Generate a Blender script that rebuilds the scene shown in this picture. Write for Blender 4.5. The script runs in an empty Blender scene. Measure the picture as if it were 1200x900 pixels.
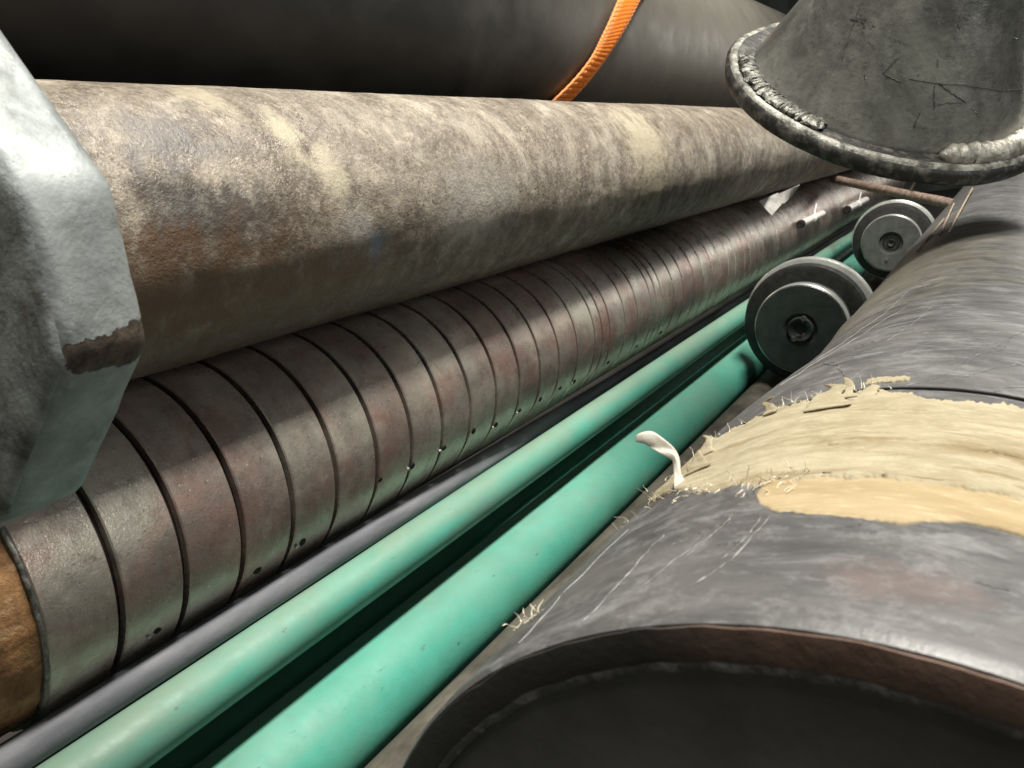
import bpy, bmesh, math, random
from mathutils import Vector, Matrix, noise
random.seed(7)
U = 0.1                      # one drawing unit = 10 cm
CAMH = 0.461                 # camera height above the deck
PI = math.pi
scn = bpy.context.scene
col = scn.collection
# ------------------------------------------------------------------ camera
cam = bpy.data.cameras.new('camera'); camo = bpy.data.objects.new('camera', cam); col.objects.link(camo)
scn.camera = camo
cam.sensor_width = 36; cam.lens = 28.8; cam.clip_start = 0.01; cam.clip_end = 100
f = 960.0
d = Vector((1196 - 600, -(140 - 450), -f)).normalized()
u = Vector((0, 1, 0)); u = (u - d * u.dot(d)).normalized()
r = d.cross(u)
M = Matrix((r, d, u)).to_4x4(); M.translation = Vector((0, 0, CAMH))
camo.matrix_world = M
cam.dof.use_dof = True; cam.dof.focus_distance = 0.62; cam.dof.aperture_fstop = 26
# ------------------------------------------------------------------ world and lamps
w = bpy.data.worlds.new('World'); scn.world = w; w.use_nodes = True
bg = w.node_tree.nodes['Background']; bg.inputs[0].default_value = (.92, .92, .86, 1); bg.inputs[1].default_value = 0.06
def lamp(name, loc, target, size, size_y, power, colr):
    l = bpy.data.lights.new(name, 'AREA'); l.shape = 'RECTANGLE'; l.size = size; l.size_y = size_y
    l.energy = power; l.color = colr
    o = bpy.data.objects.new(name, l); col.objects.link(o)
    z_ = (Vector(loc) - Vector(target)).normalized(); y_ = Vector((0, 1, 0)) if abs(z_.y) < .7 else Vector((0, 0, 1))
    y_ = (y_ - z_ * y_.dot(z_)).normalized(); x_ = y_.cross(z_)
    m_ = Matrix((x_, y_, z_)).transposed().to_4x4(); m_.translation = Vector(loc); o.matrix_world = m_
    return o
lamp('overhead_tube_lamp', (0.50, 0.75, 2.75), (-0.52, 0.75, 0.2), 0.22, 2.7, 180, (1.0, .96, .88))
lamp('side_lamp', (2.4, 0.5, 1.1), (-0.5, 0.9, 0.3), 0.8, 0.5, 13, (.98, 1.0, .99))
lamp('far_fill_lamp', (1.2, 6.6, 0.9), (-0.6, 1.5, 0.5), 1.6, 1.0, 15, (1.0, .97, .91))  # unseen lamp added to brighten the far ends of the pipes
scn.view_settings.view_transform = 'Standard'; scn.view_settings.look = 'None'
scn.view_settings.gamma = 1; scn.view_settings.exposure = 0.0
scn.render.engine = 'CYCLES'

# ------------------------------------------------------------------ helpers
def P(x, y, z):
    return Vector((x * U, y * U, z * U + CAMH))
def link(name, me, mat, parent=None, loc=None):
    o = bpy.data.objects.new(name, me); col.objects.link(o)
    if mat is not None and not me.materials: me.materials.append(mat)
    if loc is not None: o.location = loc
    if parent is not None: o.parent = parent
    return o
def thing(name, label, cat, loc, group=None):
    o = bpy.data.objects.new(name, None); col.objects.link(o); o.empty_display_size = .02
    o.location = loc; o['label'] = label; o['category'] = cat
    if group: o['group'] = group
    return o
def tag(o, label, cat, group=None):
    o['label'] = label; o['category'] = cat
    if group: o['group'] = group
    return o
def finish(bm, name, smooth=None):
    me = bpy.data.meshes.new(name)
    bmesh.ops.recalc_face_normals(bm, faces=bm.faces)
    bm.to_mesh(me); bm.free()
    if smooth is not None:
        for p in me.polygons: p.use_smooth = True
        if smooth < 179:
            me.set_sharp_from_angle(angle=math.radians(smooth))
    return me
def lathe(name, prof, seg=96, wob=None, cap0=False, cap1=False, smooth=40, closed=False, c=(0, 0)):
    """profile of (y, r) in units, turned about the local Y axis; wob(y, a, r) adds relief in units"""
    bm = bmesh.new(); rings = []
    for (y, rr) in prof:
        ring = []
        for k in range(seg):
            a = 2 * PI * k / seg
            q = rr + (wob(y, a, rr) if wob else 0)
            ring.append(bm.verts.new(((c[0] + q * math.cos(a)) * U, y * U, (c[1] + q * math.sin(a)) * U)))
        rings.append(ring)
    n = len(rings)
    for i in range(n if closed else n - 1):
        A, B = rings[i], rings[(i + 1) % n]
        for k in range(seg):
            bm.faces.new((A[k], A[(k + 1) % seg], B[(k + 1) % seg], B[k]))
    if cap0: bm.faces.new(rings[0])
    if cap1: bm.faces.new(rings[-1])
    return finish(bm, name, smooth)
def tube(name, pts, rad, seg=10, wob=0.0, taper=None, smooth=50):
    """round bar through points (world units already in metres, local)"""
    bm = bmesh.new(); rings = []
    n = len(pts)
    for i, p in enumerate(pts):
        t = (pts[min(i + 1, n - 1)] - pts[max(i - 1, 0)]).normalized()
        ref = Vector((0, 0, 1)) if abs(t.z) < .9 else Vector((1, 0, 0))
        a = t.cross(ref).normalized(); b = t.cross(a)
        rr = (rad[i] if isinstance(rad, (list, tuple)) else rad)
        ring = []
        for k in range(seg):
            th = 2 * PI * k / seg
            q = rr * (1 + wob * noise.noise(Vector((i * .6, k * 1.3, rad if not isinstance(rad, (list, tuple)) else 1))))
            ring.append(bm.verts.new(p + (a * math.cos(th) + b * math.sin(th)) * q))
        rings.append(ring)
    for i in range(n - 1):
        for k in range(seg):
            bm.faces.new((rings[i][k], rings[i][(k + 1) % seg], rings[i + 1][(k + 1) % seg], rings[i + 1][k]))
    bm.faces.new(rings[0]); bm.faces.new(rings[-1])
    return finish(bm, name, smooth)

class Mat:
    def __init__(s, name, rough=.5, metal=0.0, spec=.5):
        s.m = bpy.data.materials.new(name); s.m.use_nodes = True
        s.n = s.m.node_tree.nodes; s.l = s.m.node_tree.links
        s.b = s.n['Principled BSDF']
        s.b.inputs['Roughness'].default_value = rough; s.b.inputs['Metallic'].default_value = metal
        s.b.inputs['Specular IOR Level'].default_value = spec
        s.tc = s.n.new('ShaderNodeTexCoord')
        s.bump = None
    def co(s, scale=(1, 1, 1), src='Object', loc=(0, 0, 0)):
        mp = s.n.new('ShaderNodeMapping'); mp.inputs['Scale'].default_value = scale; mp.inputs['Location'].default_value = loc
        s.l.new(s.tc.outputs[src], mp.inputs[0]); return mp.outputs[0]
    def noise(s, scale, detail=4, rough=.6, vec=None, dist=0.0):
        t = s.n.new('ShaderNodeTexNoise'); t.inputs['Scale'].default_value = scale
        t.inputs['Detail'].default_value = detail; t.inputs['Roughness'].default_value = rough
        t.inputs['Distortion'].default_value = dist
        s.l.new(vec if vec is not None else s.tc.outputs['Object'], t.inputs['Vector']); return t.outputs['Fac']
    def voro(s, scale, vec=None, feat='F1'):
        t = s.n.new('ShaderNodeTexVoronoi'); t.inputs['Scale'].default_value = scale; t.feature = feat
        s.l.new(vec if vec is not None else s.tc.outputs['Object'], t.inputs['Vector']); return t.outputs['Distance']
    def ramp(s, fac, stops, interp='LINEAR'):
        t = s.n.new('ShaderNodeValToRGB'); t.color_ramp.interpolation = interp
        e = t.color_ramp.elements
        while len(e) < len(stops): e.new(.5)
        for k, (p, c) in enumerate(stops):
            e[k].position = p; e[k].color = (c, c, c, 1) if isinstance(c, (int, float)) else (*c, 1)
        s.l.new(fac, t.inputs[0]); return t.outputs[0]
    def mix(s, fac, a, b, mode='MIX'):
        t = s.n.new('ShaderNodeMix'); t.data_type = 'RGBA'; t.blend_type = mode
        for i, v in ((0, fac), (6, a), (7, b)):
            if isinstance(v, (int, float)): t.inputs[i].default_value = v if i == 0 else (v, v, v, 1)
            elif isinstance(v, tuple): t.inputs[i].default_value = (*v, 1)
            else: s.l.new(v, t.inputs[i])
        return t.outputs[2]
    def math(s, op, a, b=0.0, clamp=False):
        t = s.n.new('ShaderNodeMath'); t.operation = op; t.use_clamp = clamp
        for i, v in ((0, a), (1, b)):
            if isinstance(v, (int, float)): t.inputs[i].default_value = v
            else: s.l.new(v, t.inputs[i])
        return t.outputs[0]
    def spot(s, c, rad, stretch=(1, 1, 1), warp=.5, wscale=60, soft=.5):
        """a stain or painted light with a shape of its own round a point of the object, in metres"""
        v = s.n.new('ShaderNodeVectorMath'); v.operation = 'SUBTRACT'
        s.l.new(s.tc.outputs['Object'], v.inputs[0]); v.inputs[1].default_value = c
        v2 = s.n.new('ShaderNodeVectorMath'); v2.operation = 'MULTIPLY'; s.l.new(v.outputs[0], v2.inputs[0])
        v2.inputs[1].default_value = tuple(q / rad for q in stretch)
        ln = s.n.new('ShaderNodeVectorMath'); ln.operation = 'LENGTH'; s.l.new(v2.outputs[0], ln.inputs[0])
        nz = s.noise(wscale, 5, .7)
        q = s.math('ADD', ln.outputs['Value'], s.math('MULTIPLY', s.math('SUBTRACT', nz, .5), warp * 4))
        return s.ramp(q, [(max(0, 1 - soft), 1.0), (1.0, 0.0)])
    def col(s, c):
        if isinstance(c, tuple): s.b.inputs['Base Color'].default_value = (*c, 1)
        else: s.l.new(c, s.b.inputs['Base Color'])
        return s
    def rough(s, v): s.l.new(v, s.b.inputs['Roughness']); return s
    def metal(s, v): s.l.new(v, s.b.inputs['Metallic']); return s
    def addbump(s, h, dist, strength=1.0):
        t = s.n.new('ShaderNodeBump'); t.inputs['Distance'].default_value = dist; t.inputs['Strength'].default_value = strength
        s.l.new(h, t.inputs['Height'])
        if s.bump is not None: s.l.new(s.bump, t.inputs['Normal'])
        s.bump = t.outputs[0]; s.l.new(s.bump, s.b.inputs['Normal']); return s

# ------------------------------------------------------------------ materials
def mat_dusty():
    m = Mat('mill_scale_dust', .5, 0.0, .5)
    big = m.noise(9, 7, .7, dist=1.2); mid = m.noise(30, 7, .75, dist=.5); fine = m.noise(330, 4, .75)
    c = m.ramp(big, [(.30, (.085, .068, .050)), (.43, (.170, .140, .108)), (.54, (.310, .268, .212)), (.66, (.48, .435, .355))])
    c = m.mix(m.ramp(mid, [(.44, 0.0), (.60, .70)]), c, (.110, .088, .066))
    c = m.mix(m.ramp(m.noise(55, 6, .8, vec=m.co((1, 1, 1), loc=(2, 9, 4))), [(.53, 0.0), (.66, .65)]), c, (.52, .45, .35))
    c = m.mix(m.ramp(fine, [(.50, .0), (.64, .40)]), c, (.50, .44, .36))
    c = m.mix(m.ramp(m.noise(240, 5, .8, vec=m.co((1, 1, 1), loc=(4, 4, 4))), [(.56, .0), (.68, .55)]), c, (.075, .055, .042))
    band = m.noise(9, 5, .7, vec=m.co((1.2, 3.5, 1.2)), dist=.8)
    c = m.mix(m.ramp(band, [(.54, 0.0), (.68, .35)]), c, (.47, .42, .35))
    # shade painted in: the flank away from the light goes darker brown
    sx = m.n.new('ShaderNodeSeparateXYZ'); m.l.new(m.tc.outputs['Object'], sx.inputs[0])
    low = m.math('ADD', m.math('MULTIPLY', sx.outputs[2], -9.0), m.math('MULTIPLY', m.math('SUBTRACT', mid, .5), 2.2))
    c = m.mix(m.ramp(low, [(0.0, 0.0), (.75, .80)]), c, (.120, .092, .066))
    grit = m.voro(300); gd = m.voro(170, vec=m.co((1, 1, 1), loc=(.3, .2, .5)))
    gm = m.ramp(m.noise(14, 5, .7, vec=m.co((1, 1, 1), loc=(8, 1, 2))), [(.40, 0.0), (.58, 1.0)])
    c = m.mix(m.math('MULTIPLY', m.ramp(grit, [(.10, .7), (.24, 0.0)]), gm), c, (.56, .50, .42))
    c = m.mix(m.math('MULTIPLY', m.ramp(gd, [(.10, .85), (.20, 0.0)]), gm), c, (.060, .046, .036))
    for (q, rad, st, cc, k) in [
        ((.0541, .388, .0782), .026, (1, 1.6, .8), (.44, .39, .28), .8),
        ((.0775, .428, .0552), .020, (1, 1.3, .7), (.48, .43, .31), .85),
        ((.0922, .451, .0233), .020, (1, 1.4, .8), (.50, .45, .33), .85),
        ((.094, .350, -.001), .034, (1, .7, 1.3), (.050, .046, .044), .9),
        ((.0947, .318, .0092), .020, (1, .8, 1), (.06, .056, .052), .8),
        ((.0881, .492, -.0359), .011, (1, 1, .7), (.16, .19, .24), .9),
        ((.0890, .470, -.020), .016, (1, 1, 1), (.40, .38, .35), .6),
        ((.0860, .300, -.040), .060, (1, .45, 1.4), (.125, .070, .036), .85),
        ((.0860, .440, -.058), .040, (1, .4, 1.6), (.15, .10, .06), .7),
        ((.0950, .640, -.012), .040, (1, .6, 1), (.40, .37, .33), .6),
        ((.0915, 1.064, .0258), .060, (1, .8, .6), (.52, .46, .33), .8),
        ((.0800, .330, .0520), .026, (1, .6, 1.2), (.15, .14, .135), .7)]:
        c = m.mix(m.math('MULTIPLY', m.spot(q, rad * 1.25, st, .60, 55, .70), k), c, cc)
    m.col(c)
    wet = m.math('MULTIPLY', m.spot((.080, .34, .055), .12, (1.6, .9, 2.2), .25, 40, .8), .42)
    m.rough(m.math('SUBTRACT', m.ramp(m.noise(60, 5, .7), [(.38, .34), (.62, .66)]), wet))
    m.addbump(m.noise(30, 5, .6), .0022, .8)
    m.addbump(m.noise(170, 5, .75), .0017, .8)
    m.addbump(m.noise(520, 3, .7), .0005, .8)
    return m.m
def mat_slot():
    m = Mat('worn_brown_steel', .4, .5, .5)
    oi = m.n.new('ShaderNodeObjectInfo')
    base = m.ramp(oi.outputs['Random'], [(0, (.27, .20, .185)), (.5, (.40, .375, .33)), (1, (.29, .23, .205))])
    ob = m.n.new('ShaderNodeVectorMath'); ob.operation = 'ADD'; m.l.new(m.tc.outputs['Object'], ob.inputs[0])
    ml = m.n.new('ShaderNodeVectorMath'); ml.operation = 'SCALE'; m.l.new(oi.outputs['Location'], ml.inputs[0]); ml.inputs['Scale'].default_value = 1.0
    m.l.new(ml.outputs[0], ob.inputs[1]); V = ob.outputs[0]
    st = m.noise(16, 7, .7, vec=V, dist=.8)
    c = m.mix(m.ramp(st, [(.38, 0.0), (.62, .9)]), base, (.34, .215, .18))
    c = m.mix(m.ramp(m.noise(11, 6, .7, vec=V), [(.44, 0.0), (.62, .8)]), c, (.52, .51, .43))
    c = m.mix(m.ramp(m.noise(50, 7, .75, vec=V), [(.52, 0.0), (.68, .55)]), c, (.20, .14, .115))
    c = m.mix(m.ramp(m.noise(420, 3, .7), [(.62, 0.0), (.72, .8)]), c, (.10, .08, .075))
    sp = m.voro(150); c = m.mix(m.math('MULTIPLY', m.ramp(sp, [(.05, 1.0), (.10, 0.0)]), m.ramp(m.noise(20, 4, .6), [(.48, 0.0), (.56, 1.0)])), c, (.80, .78, .72))
    m.col(c)
    m.rough(m.ramp(m.noise(40, 7, .75, vec=V), [(.36, .22), (.64, .40)]))
    m.metal(m.ramp(st, [(.4, .70), (.7, .45)]))
    m.addbump(m.noise(26, 5, .6, vec=V), .0012, .6); m.addbump(m.noise(110, 6, .7, vec=V), .0004, .8); m.addbump(m.noise(600, 3, .6), .0003, .7)
    return m.m
def simple(name, c1, c2, scale=40, rough=(.4, .6), metal=0.0, bump=.0006, bscale=120, spec=.5, detail=5, co=None, lo=.38, hi=.62):
    m = Mat(name, .5, metal, spec); v = m.co(co) if co else None
    m.col(m.mix(m.ramp(m.noise(scale, detail, .65, vec=v), [(lo, 0.0), (hi, 1.0)]), c1, c2))
    m.rough(m.ramp(m.noise(scale * 1.7, 4, .6), [(.35, rough[0]), (.65, rough[1])]))
    m.addbump(m.noise(bscale, 5, .65), bump, .8)
    return m
def mat_green(nm, dust):
    m = Mat(nm, .34, 0.0, .5)
    c = m.mix(m.ramp(m.noise(14, 5, .6), [(.35, 0.0), (.7, 1.0)]), (.065, .33, .245), (.095, .41, .315))
    c = m.mix(m.ramp(m.noise(25, 6, .7, vec=m.co((1, .18, 1))), [(.62 - .3 * dust, 0.0), (.72, dust)]), c, (.185, .25, .195))
    c = m.mix(m.ramp(m.noise(7, 6, .75, vec=m.co((1, .5, 1), loc=(3, 3, 3))), [(.48, 0.0), (.66, .45 + .3 * dust)]), c, (.17, .29, .22))
    c = m.mix(m.ramp(m.noise(160, 4, .7, vec=m.co((1, .3, 1))), [(.66, 0.0), (.72, .7)]), c, (.04, .10, .08))
    sx = m.n.new('ShaderNodeSeparateXYZ'); m.l.new(m.tc.outputs['Object'], sx.inputs[0])
    up = m.math('ADD', m.math('MULTIPLY', sx.outputs[2], 45.0 if dust > .5 else 18.0), m.math('MULTIPLY', m.math('SUBTRACT', m.noise(18, 6, .75, vec=m.co((1, .35, 1))), .5), 1.4))
    c = m.mix(m.ramp(up, [(.30, 0.0), (.95, .75 * dust + .1)]), c, (.24, .30, .225))
    sp = m.voro(120, vec=m.co((1, .3, 1))); c = m.mix(m.math('MULTIPLY', m.ramp(sp, [(.03, .7), (.06, 0.0)]), m.ramp(m.noise(9, 4, .6), [(.56, 0.0), (.62, 1.0)])), c, (.55, .62, .56))
    m.col(c); m.rough(m.ramp(m.noise(40, 5, .7), [(.35, .42), (.65, .66)]))
    m.addbump(m.noise(160, 4, .6), .00035, .7); m.addbump(m.noise(12, 3, .5), .002, .5)
    return m.m
def mat_big():
    m = Mat('scuffed_dark_polymer', .4, .0, .5)
    v = m.co((1.0, 2.6, 1.0))
    a = m.noise(9, 7, .72, vec=v, dist=.7)
    c = m.mix(m.ramp(a, [(.36, 0.0), (.62, 1.0)]), (.062, .061, .062), (.135, .133, .130))
    c = m.mix(m.ramp(m.noise(24, 7, .8, vec=m.co((1, 1.7, 1)), dist=.5), [(.50, 0.0), (.72, .75)]), c, (.30, .31, .31))
    c = m.mix(m.ramp(m.noise(20, 5, .7, vec=m.co((1, 2.0, 1), loc=(3, 1, 2))), [(.56, 0.0), (.70, .6)]), c, (.045, .045, .047))
    br = m.spot((.012, .195, .159), .018, (.8, 1.6, 1), .6, 60, .9)
    c = m.mix(m.math('MULTIPLY', br, .35), c, (.20, .13, .11))
    hair = m.noise(60, 3, .6, vec=m.co((1.0, 5.0, 1.0)))
    c = m.mix(m.ramp(hair, [(.66, 0.0), (.72, .35)]), c, (.22, .22, .215))
    smu = m.noise(38, 6, .8, vec=m.co((1, 1.3, 1), loc=(7, 3, 1)))
    c = m.mix(m.ramp(smu, [(.52, 0.0), (.70, .55)]), c, (.30, .30, .295))
    # dusty far shoulder
    c = m.mix(m.math('MULTIPLY', m.spot((-.095, .95, .12), .16, (1, .5, 1), .5, 40, .8), .6), c, (.27, .25, .18))
    m.col(c); m.rough(m.ramp(m.noise(26, 6, .7, vec=m.co((1, 3, 1))), [(.35, .30), (.66, .55)]))
    m.addbump(m.noise(9, 4, .5), .0030, .4)
    m.addbump(m.noise(160, 5, .75), .0004, .7)
    return m.m
def mat_tape():
    m = Mat('fibrous_cream_tape', .85, 0, .25)
    v = m.co((1.0, 3.0, 1.0))
    c = m.mix(m.ramp(m.noise(22, 6, .7, vec=v), [(.35, 0.0), (.65, 1.0)]), (.30, .25, .155), (.43, .375, .26))
    c = m.mix(m.ramp(m.noise(90, 5, .75, vec=v), [(.48, 0.0), (.70, .7)]), c, (.54, .49, .36))
    c = m.mix(m.ramp(m.noise(60, 5, .7, vec=m.co((.7, 7, .7))), [(.58, 0.0), (.68, .8)]), c, (.24, .165, .08))
    for (q, rad, st, k) in (((.020, .291, .158), .045, (1, 6, 1), .7), ((-.010, .294, .160), .030, (1, 9, 1), .8), ((.030, .272, .157), .016, (1, 7, 1), .9), ((-.060, .320, .148), .020, (1, 4, 1), .6), ((-.02, .262, .159), .05, (1, 12, 1), .5)):
        c = m.mix(m.math('MULTIPLY', m.spot(q, rad, st, .5, 70, .9), k), c, (.22, .16, .075))
    m.col(c); m.addbump(m.noise(60, 6, .75, vec=m.co((1, 1.6, 1))), .0012, .8); m.addbump(m.noise(330, 4, .7, vec=v), .0006, 1)
    return m.m
def mat_tape2():
    m = Mat('brown_paper_tape', .7, 0, .3); v = m.co((1.0, 5.0, 1.0))
    c = m.mix(m.ramp(m.noise(20, 5, .6, vec=v), [(.35, 0.0), (.65, 1.0)]), (.34, .255, .135), (.44, .35, .21))
    c = m.mix(m.ramp(m.noise(120, 4, .7, vec=v), [(.55, 0.0), (.75, .5)]), c, (.80, .70, .48))
    m.col(c); m.addbump(m.noise(150, 5, .7, vec=v), .0006, 1)
    return m.m
def mat_galv():
    m = Mat('galvanised_steel', .5, .25, .5)
    c = m.mix(m.ramp(m.noise(38, 6, .7), [(.35, 0.0), (.65, 1.0)]), (.20, .22, .218), (.36, .385, .38))
    c = m.mix(m.ramp(m.noise(130, 4, .7), [(.56, 0.0), (.72, .6)]), c, (.42, .44, .43))
    c = m.mix(m.ramp(m.noise(300, 3, .7), [(.68, 0.0), (.75, .8)]), c, (.12, .12, .12))
    c = m.mix(m.ramp(m.noise(22, 7, .75, dist=.6), [(.54, 0.0), (.68, .6)]), c, (.085, .09, .085))
    xr = (-1.815 + 2.72) * .15; zr = (-.235 - .2) * .15
    ch = m.math('MAXIMUM', m.spot((xr, .020, zr + .0005), .0078, (1, .34, 1), .36, 95, .06), m.spot((xr, .029, zr + .0045), .0058, (1, .6, 1), .42, 120, .06))
    c = m.mix(ch, c, m.ramp(m.noise(160, 4, .7), [(.35, (.040, .030, .022)), (.65, (.125, .098, .074))]))
    m.col(c); m.rough(m.ramp(m.noise(60, 5, .7), [(.35, .42), (.65, .66)]))
    m.addbump(m.math('MULTIPLY', ch, -1.0), .0012, 1.0)
    m.addbump(m.noise(70, 5, .6), .0010, .7); m.addbump(m.noise(420, 3, .6), .0003, .8)
    return m.m
def mat_galv_dirty():
    m = Mat('grimy_galvanised_steel', .6, .2, .5)
    c = m.mix(m.ramp(m.noise(34, 6, .7, dist=.5), [(.36, 0.0), (.62, 1.0)]), (.09, .095, .09), (.46, .50, .495))
    c = m.mix(m.ramp(m.noise(16, 6, .7), [(.55, 0.0), (.64, .8)]), c, (.14, .12, .07))
    c = m.mix(m.ramp(m.noise(110, 5, .7), [(.56, 0.0), (.74, .6)]), c, (.46, .50, .50))
    m.col(c); m.addbump(m.noise(80, 6, .7), .0014, 1)
    return m.m
def mat_black():
    m = Mat('black_coating', .42, 0, .5)
    c = m.mix(m.ramp(m.noise(7, 6, .7, vec=m.co((1, .6, 1)), dist=.8), [(.42, 0.0), (.70, .8)]), (.008, .0075, .007), (.028, .027, .025))
    c = m.mix(m.math('MULTIPLY', m.spot((.20, 2.3, .12), .75, (1, .55, 1), .12, 9, .9), .9), c, (.24, .225, .19))  # far upper flank painted paler to stand for light falling there
    m.col(c); m.rough(m.ramp(m.noise(16, 5, .6), [(.35, .40), (.65, .55)]))
    m.addbump(m.noise(60, 5, .6), .0003, .5)
    return m.m
def mat_drum():
    m = Mat('dull_painted_steel', .42, .35, .5)
    c = m.mix(m.ramp(m.noise(9, 7, .72, dist=.5), [(.36, 0.0), (.66, 1.0)]), (.11, .11, .10), (.30, .30, .265))
    c = m.mix(m.ramp(m.noise(30, 6, .75), [(.54, 0.0), (.70, .55)]), c, (.36, .37, .32))
    c = m.mix(m.ramp(m.noise(26, 6, .8, vec=m.co((1, 1, .4), loc=(5, 2, 0))), [(.62, 0.0), (.68, .9)]), c, (.02, .02, .02))
    c = m.mix(m.ramp(m.noise(70, 6, .8, vec=m.co((1, 1.5, 1))), [(.55, 0.0), (.68, .6)]), c, (.045, .045, .042))
    m.col(c); m.rough(m.ramp(m.noise(20, 6, .7), [(.35, .26), (.65, .46)]))
    m.addbump(m.noise(12, 5, .6), .004, .5); m.addbump(m.noise(90, 5, .7), .0008, .8)
    return m.m
def mat_weld(nm, a, b):
    m = Mat(nm, .42, .45, .5)
    c = m.mix(m.ramp(m.noise(60, 5, .7), [(.40, 0.0), (.60, 1.0)]), a, b)
    m.col(c); m.rough(m.ramp(m.noise(90, 5, .7), [(.35, .30), (.65, .60)]))
    m.addbump(m.noise(60, 5, .7), .0016, .8); m.addbump(m.noise(300, 4, .7), .0006, 1)
    return m.m
def mat_rustend():
    m = Mat('orange_rust', .75, 0, .3)
    c = m.mix(m.ramp(m.noise(30, 6, .7, dist=1.0), [(.32, 0.0), (.66, 1.0)]), (.13, .062, .026), (.40, .22, .095))
    c = m.mix(m.ramp(m.noise(70, 6, .75, vec=m.co((1, .5, 1))), [(.52, 0.0), (.70, .7)]), c, (.52, .36, .19))
    m.col(c); m.addbump(m.noise(60, 6, .7), .0025, 1)
    return m.m
def mat_strap():
    m = Mat('orange_webbing', .75, 0, .3)
    uv = m.n.new('ShaderNodeSeparateXYZ'); m.l.new(m.tc.outputs['UV'], uv.inputs[0])
    n = m.noise(200, 3, .6)
    edge = m.math('ABSOLUTE', m.math('SUBTRACT', uv.outputs[0], .5))
    c = m.mix(m.ramp(edge, [(.26, 0.0), (.34, .75)]), (.80, .20, .018), (.86, .34, .14))
    c = m.mix(m.ramp(n, [(.4, 0.0), (.7, .35)]), c, (.95, .36, .06))
    m.col(c); m.addbump(m.noise(900, 2, .5), .0002, 1)
    return m.m
DUSTY, SLOT = mat_dusty(), mat_slot()
SLOTDARK = simple('slot_core_black', (.006, .004, .004), (.018, .011, .009), 60, (.7, .9), spec=.2).m  # near-black core that shows through the ring grooves
RUST = mat_rustend(); BIG = mat_big(); TAPE = mat_tape(); TAPE2 = mat_tape2(); GALV = mat_galv(); GALVD = mat_galv_dirty()
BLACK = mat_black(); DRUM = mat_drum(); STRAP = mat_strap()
GREEN_A = mat_green('dusty_green_paint', .75); GREEN_B = mat_green('clean_green_paint', .25)
HOSE = simple('grey_hose_rubber', (.11, .115, .13), (.20, .205, .22), 30, (.65, .8), co=(1, .2, 1)).m
BROWNPIPE = simple('brown_grime_steel', (.055, .045, .035), (.14, .12, .095), 26, (.5, .7), co=(1, .4, 1)).m
DISC = simple('dark_machined_steel', (.075, .08, .078), (.105, .11, .107), 40, (.28, .42), .35).m
DISCD = simple('black_rubber', (.012, .012, .012), (.03, .03, .028), 60, (.5, .7)).m
DISCL = simple('bright_worn_steel', (.50, .52, .49), (.66, .68, .64), 20, (.28, .4), .45).m
DISCG = simple('grey_machined_steel', (.16, .16, .155), (.23, .23, .22), 40, (.28, .45), .6).m
RIM = simple('scraped_black_flange_paint', (.035, .035, .032), (.20, .195, .17), 60, (.42, .6), .3, .0012, 140, lo=.48, hi=.72).m
WELDA = mat_weld('grey_weld_spatter', (.06, .06, .053), (.23, .23, .20))
WELDB = mat_weld('pale_chalky_weld', (.30, .29, .25), (.66, .64, .56))
ROD = simple('rust_bloomed_rod', (.20, .13, .10), (.42, .33, .27), 80, (.45, .65), .2).m
_m = simple('brown_rusted_end_face', (.095, .055, .038), (.165, .105, .078), 50, (.55, .75), bump=.001)
_x = _m.n.new('ShaderNodeSeparateXYZ'); _m.l.new(_m.tc.outputs['Object'], _x.inputs[0])
_f = _m.ramp(_m.math('ADD', _m.math('MULTIPLY', _x.outputs[0], -10.0), _m.math('MULTIPLY', _m.math('SUBTRACT', _m.noise(40, 5, .7), .5), .5)), [(.12, 0.0), (.42, 1.0)])
_old = _m.b.inputs['Base Color'].links[0].from_socket
_m.col(_m.mix(_f, _old, (.035, .032, .028))); ENDBROWN = _m.m
CAPM = simple('charcoal_plastic', (.085, .085, .078), (.115, .115, .105), 30, (.6, .75), bump=.0002).m
LIP = simple('scuffed_plastic_lip', (.05, .05, .048), (.20, .195, .19), 120, (.5, .7), bump=.001, lo=.48, hi=.7).m
PIN = simple('pale_zinc', (.74, .70, .66), (.88, .85, .81), 90, (.35, .5), .0).m
HOLE = simple('near_black', (.006, .005, .005), (.012, .01, .01), 60, (.8, .9)).m  # near-black colour stands in for the darkness inside holes
TAGM = simple('dirty_white_tag', (.26, .25, .235), (.46, .45, .42), 50, (.5, .7), bump=.0006).m
STRAW = simple('dry_splinter', (.30, .23, .15), (.45, .36, .26), 60, (.6, .8)).m
SCR = simple('pale_scratch', (.22, .22, .21), (.42, .42, .40), 90, (.6, .8)).m
CREASE = simple('dark_brown_crease', (.050, .036, .026), (.11, .085, .065), 90, (.6, .8), bump=.001).m  # dark brown line along the crease between tape band and strip
DECK = simple('grimy_deck_steel', (.020, .018, .015), (.05, .045, .038), 6, (.6, .8), bump=.002, bscale=30).m
WALL = simple('grey_green_sheeting', (.05, .06, .055), (.08, .095, .085), 2, (.6, .8)).m
THREAD = simple('dark_red_thread', (.10, .02, .01), (.16, .03, .015), 200, (.7, .8)).m

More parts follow.
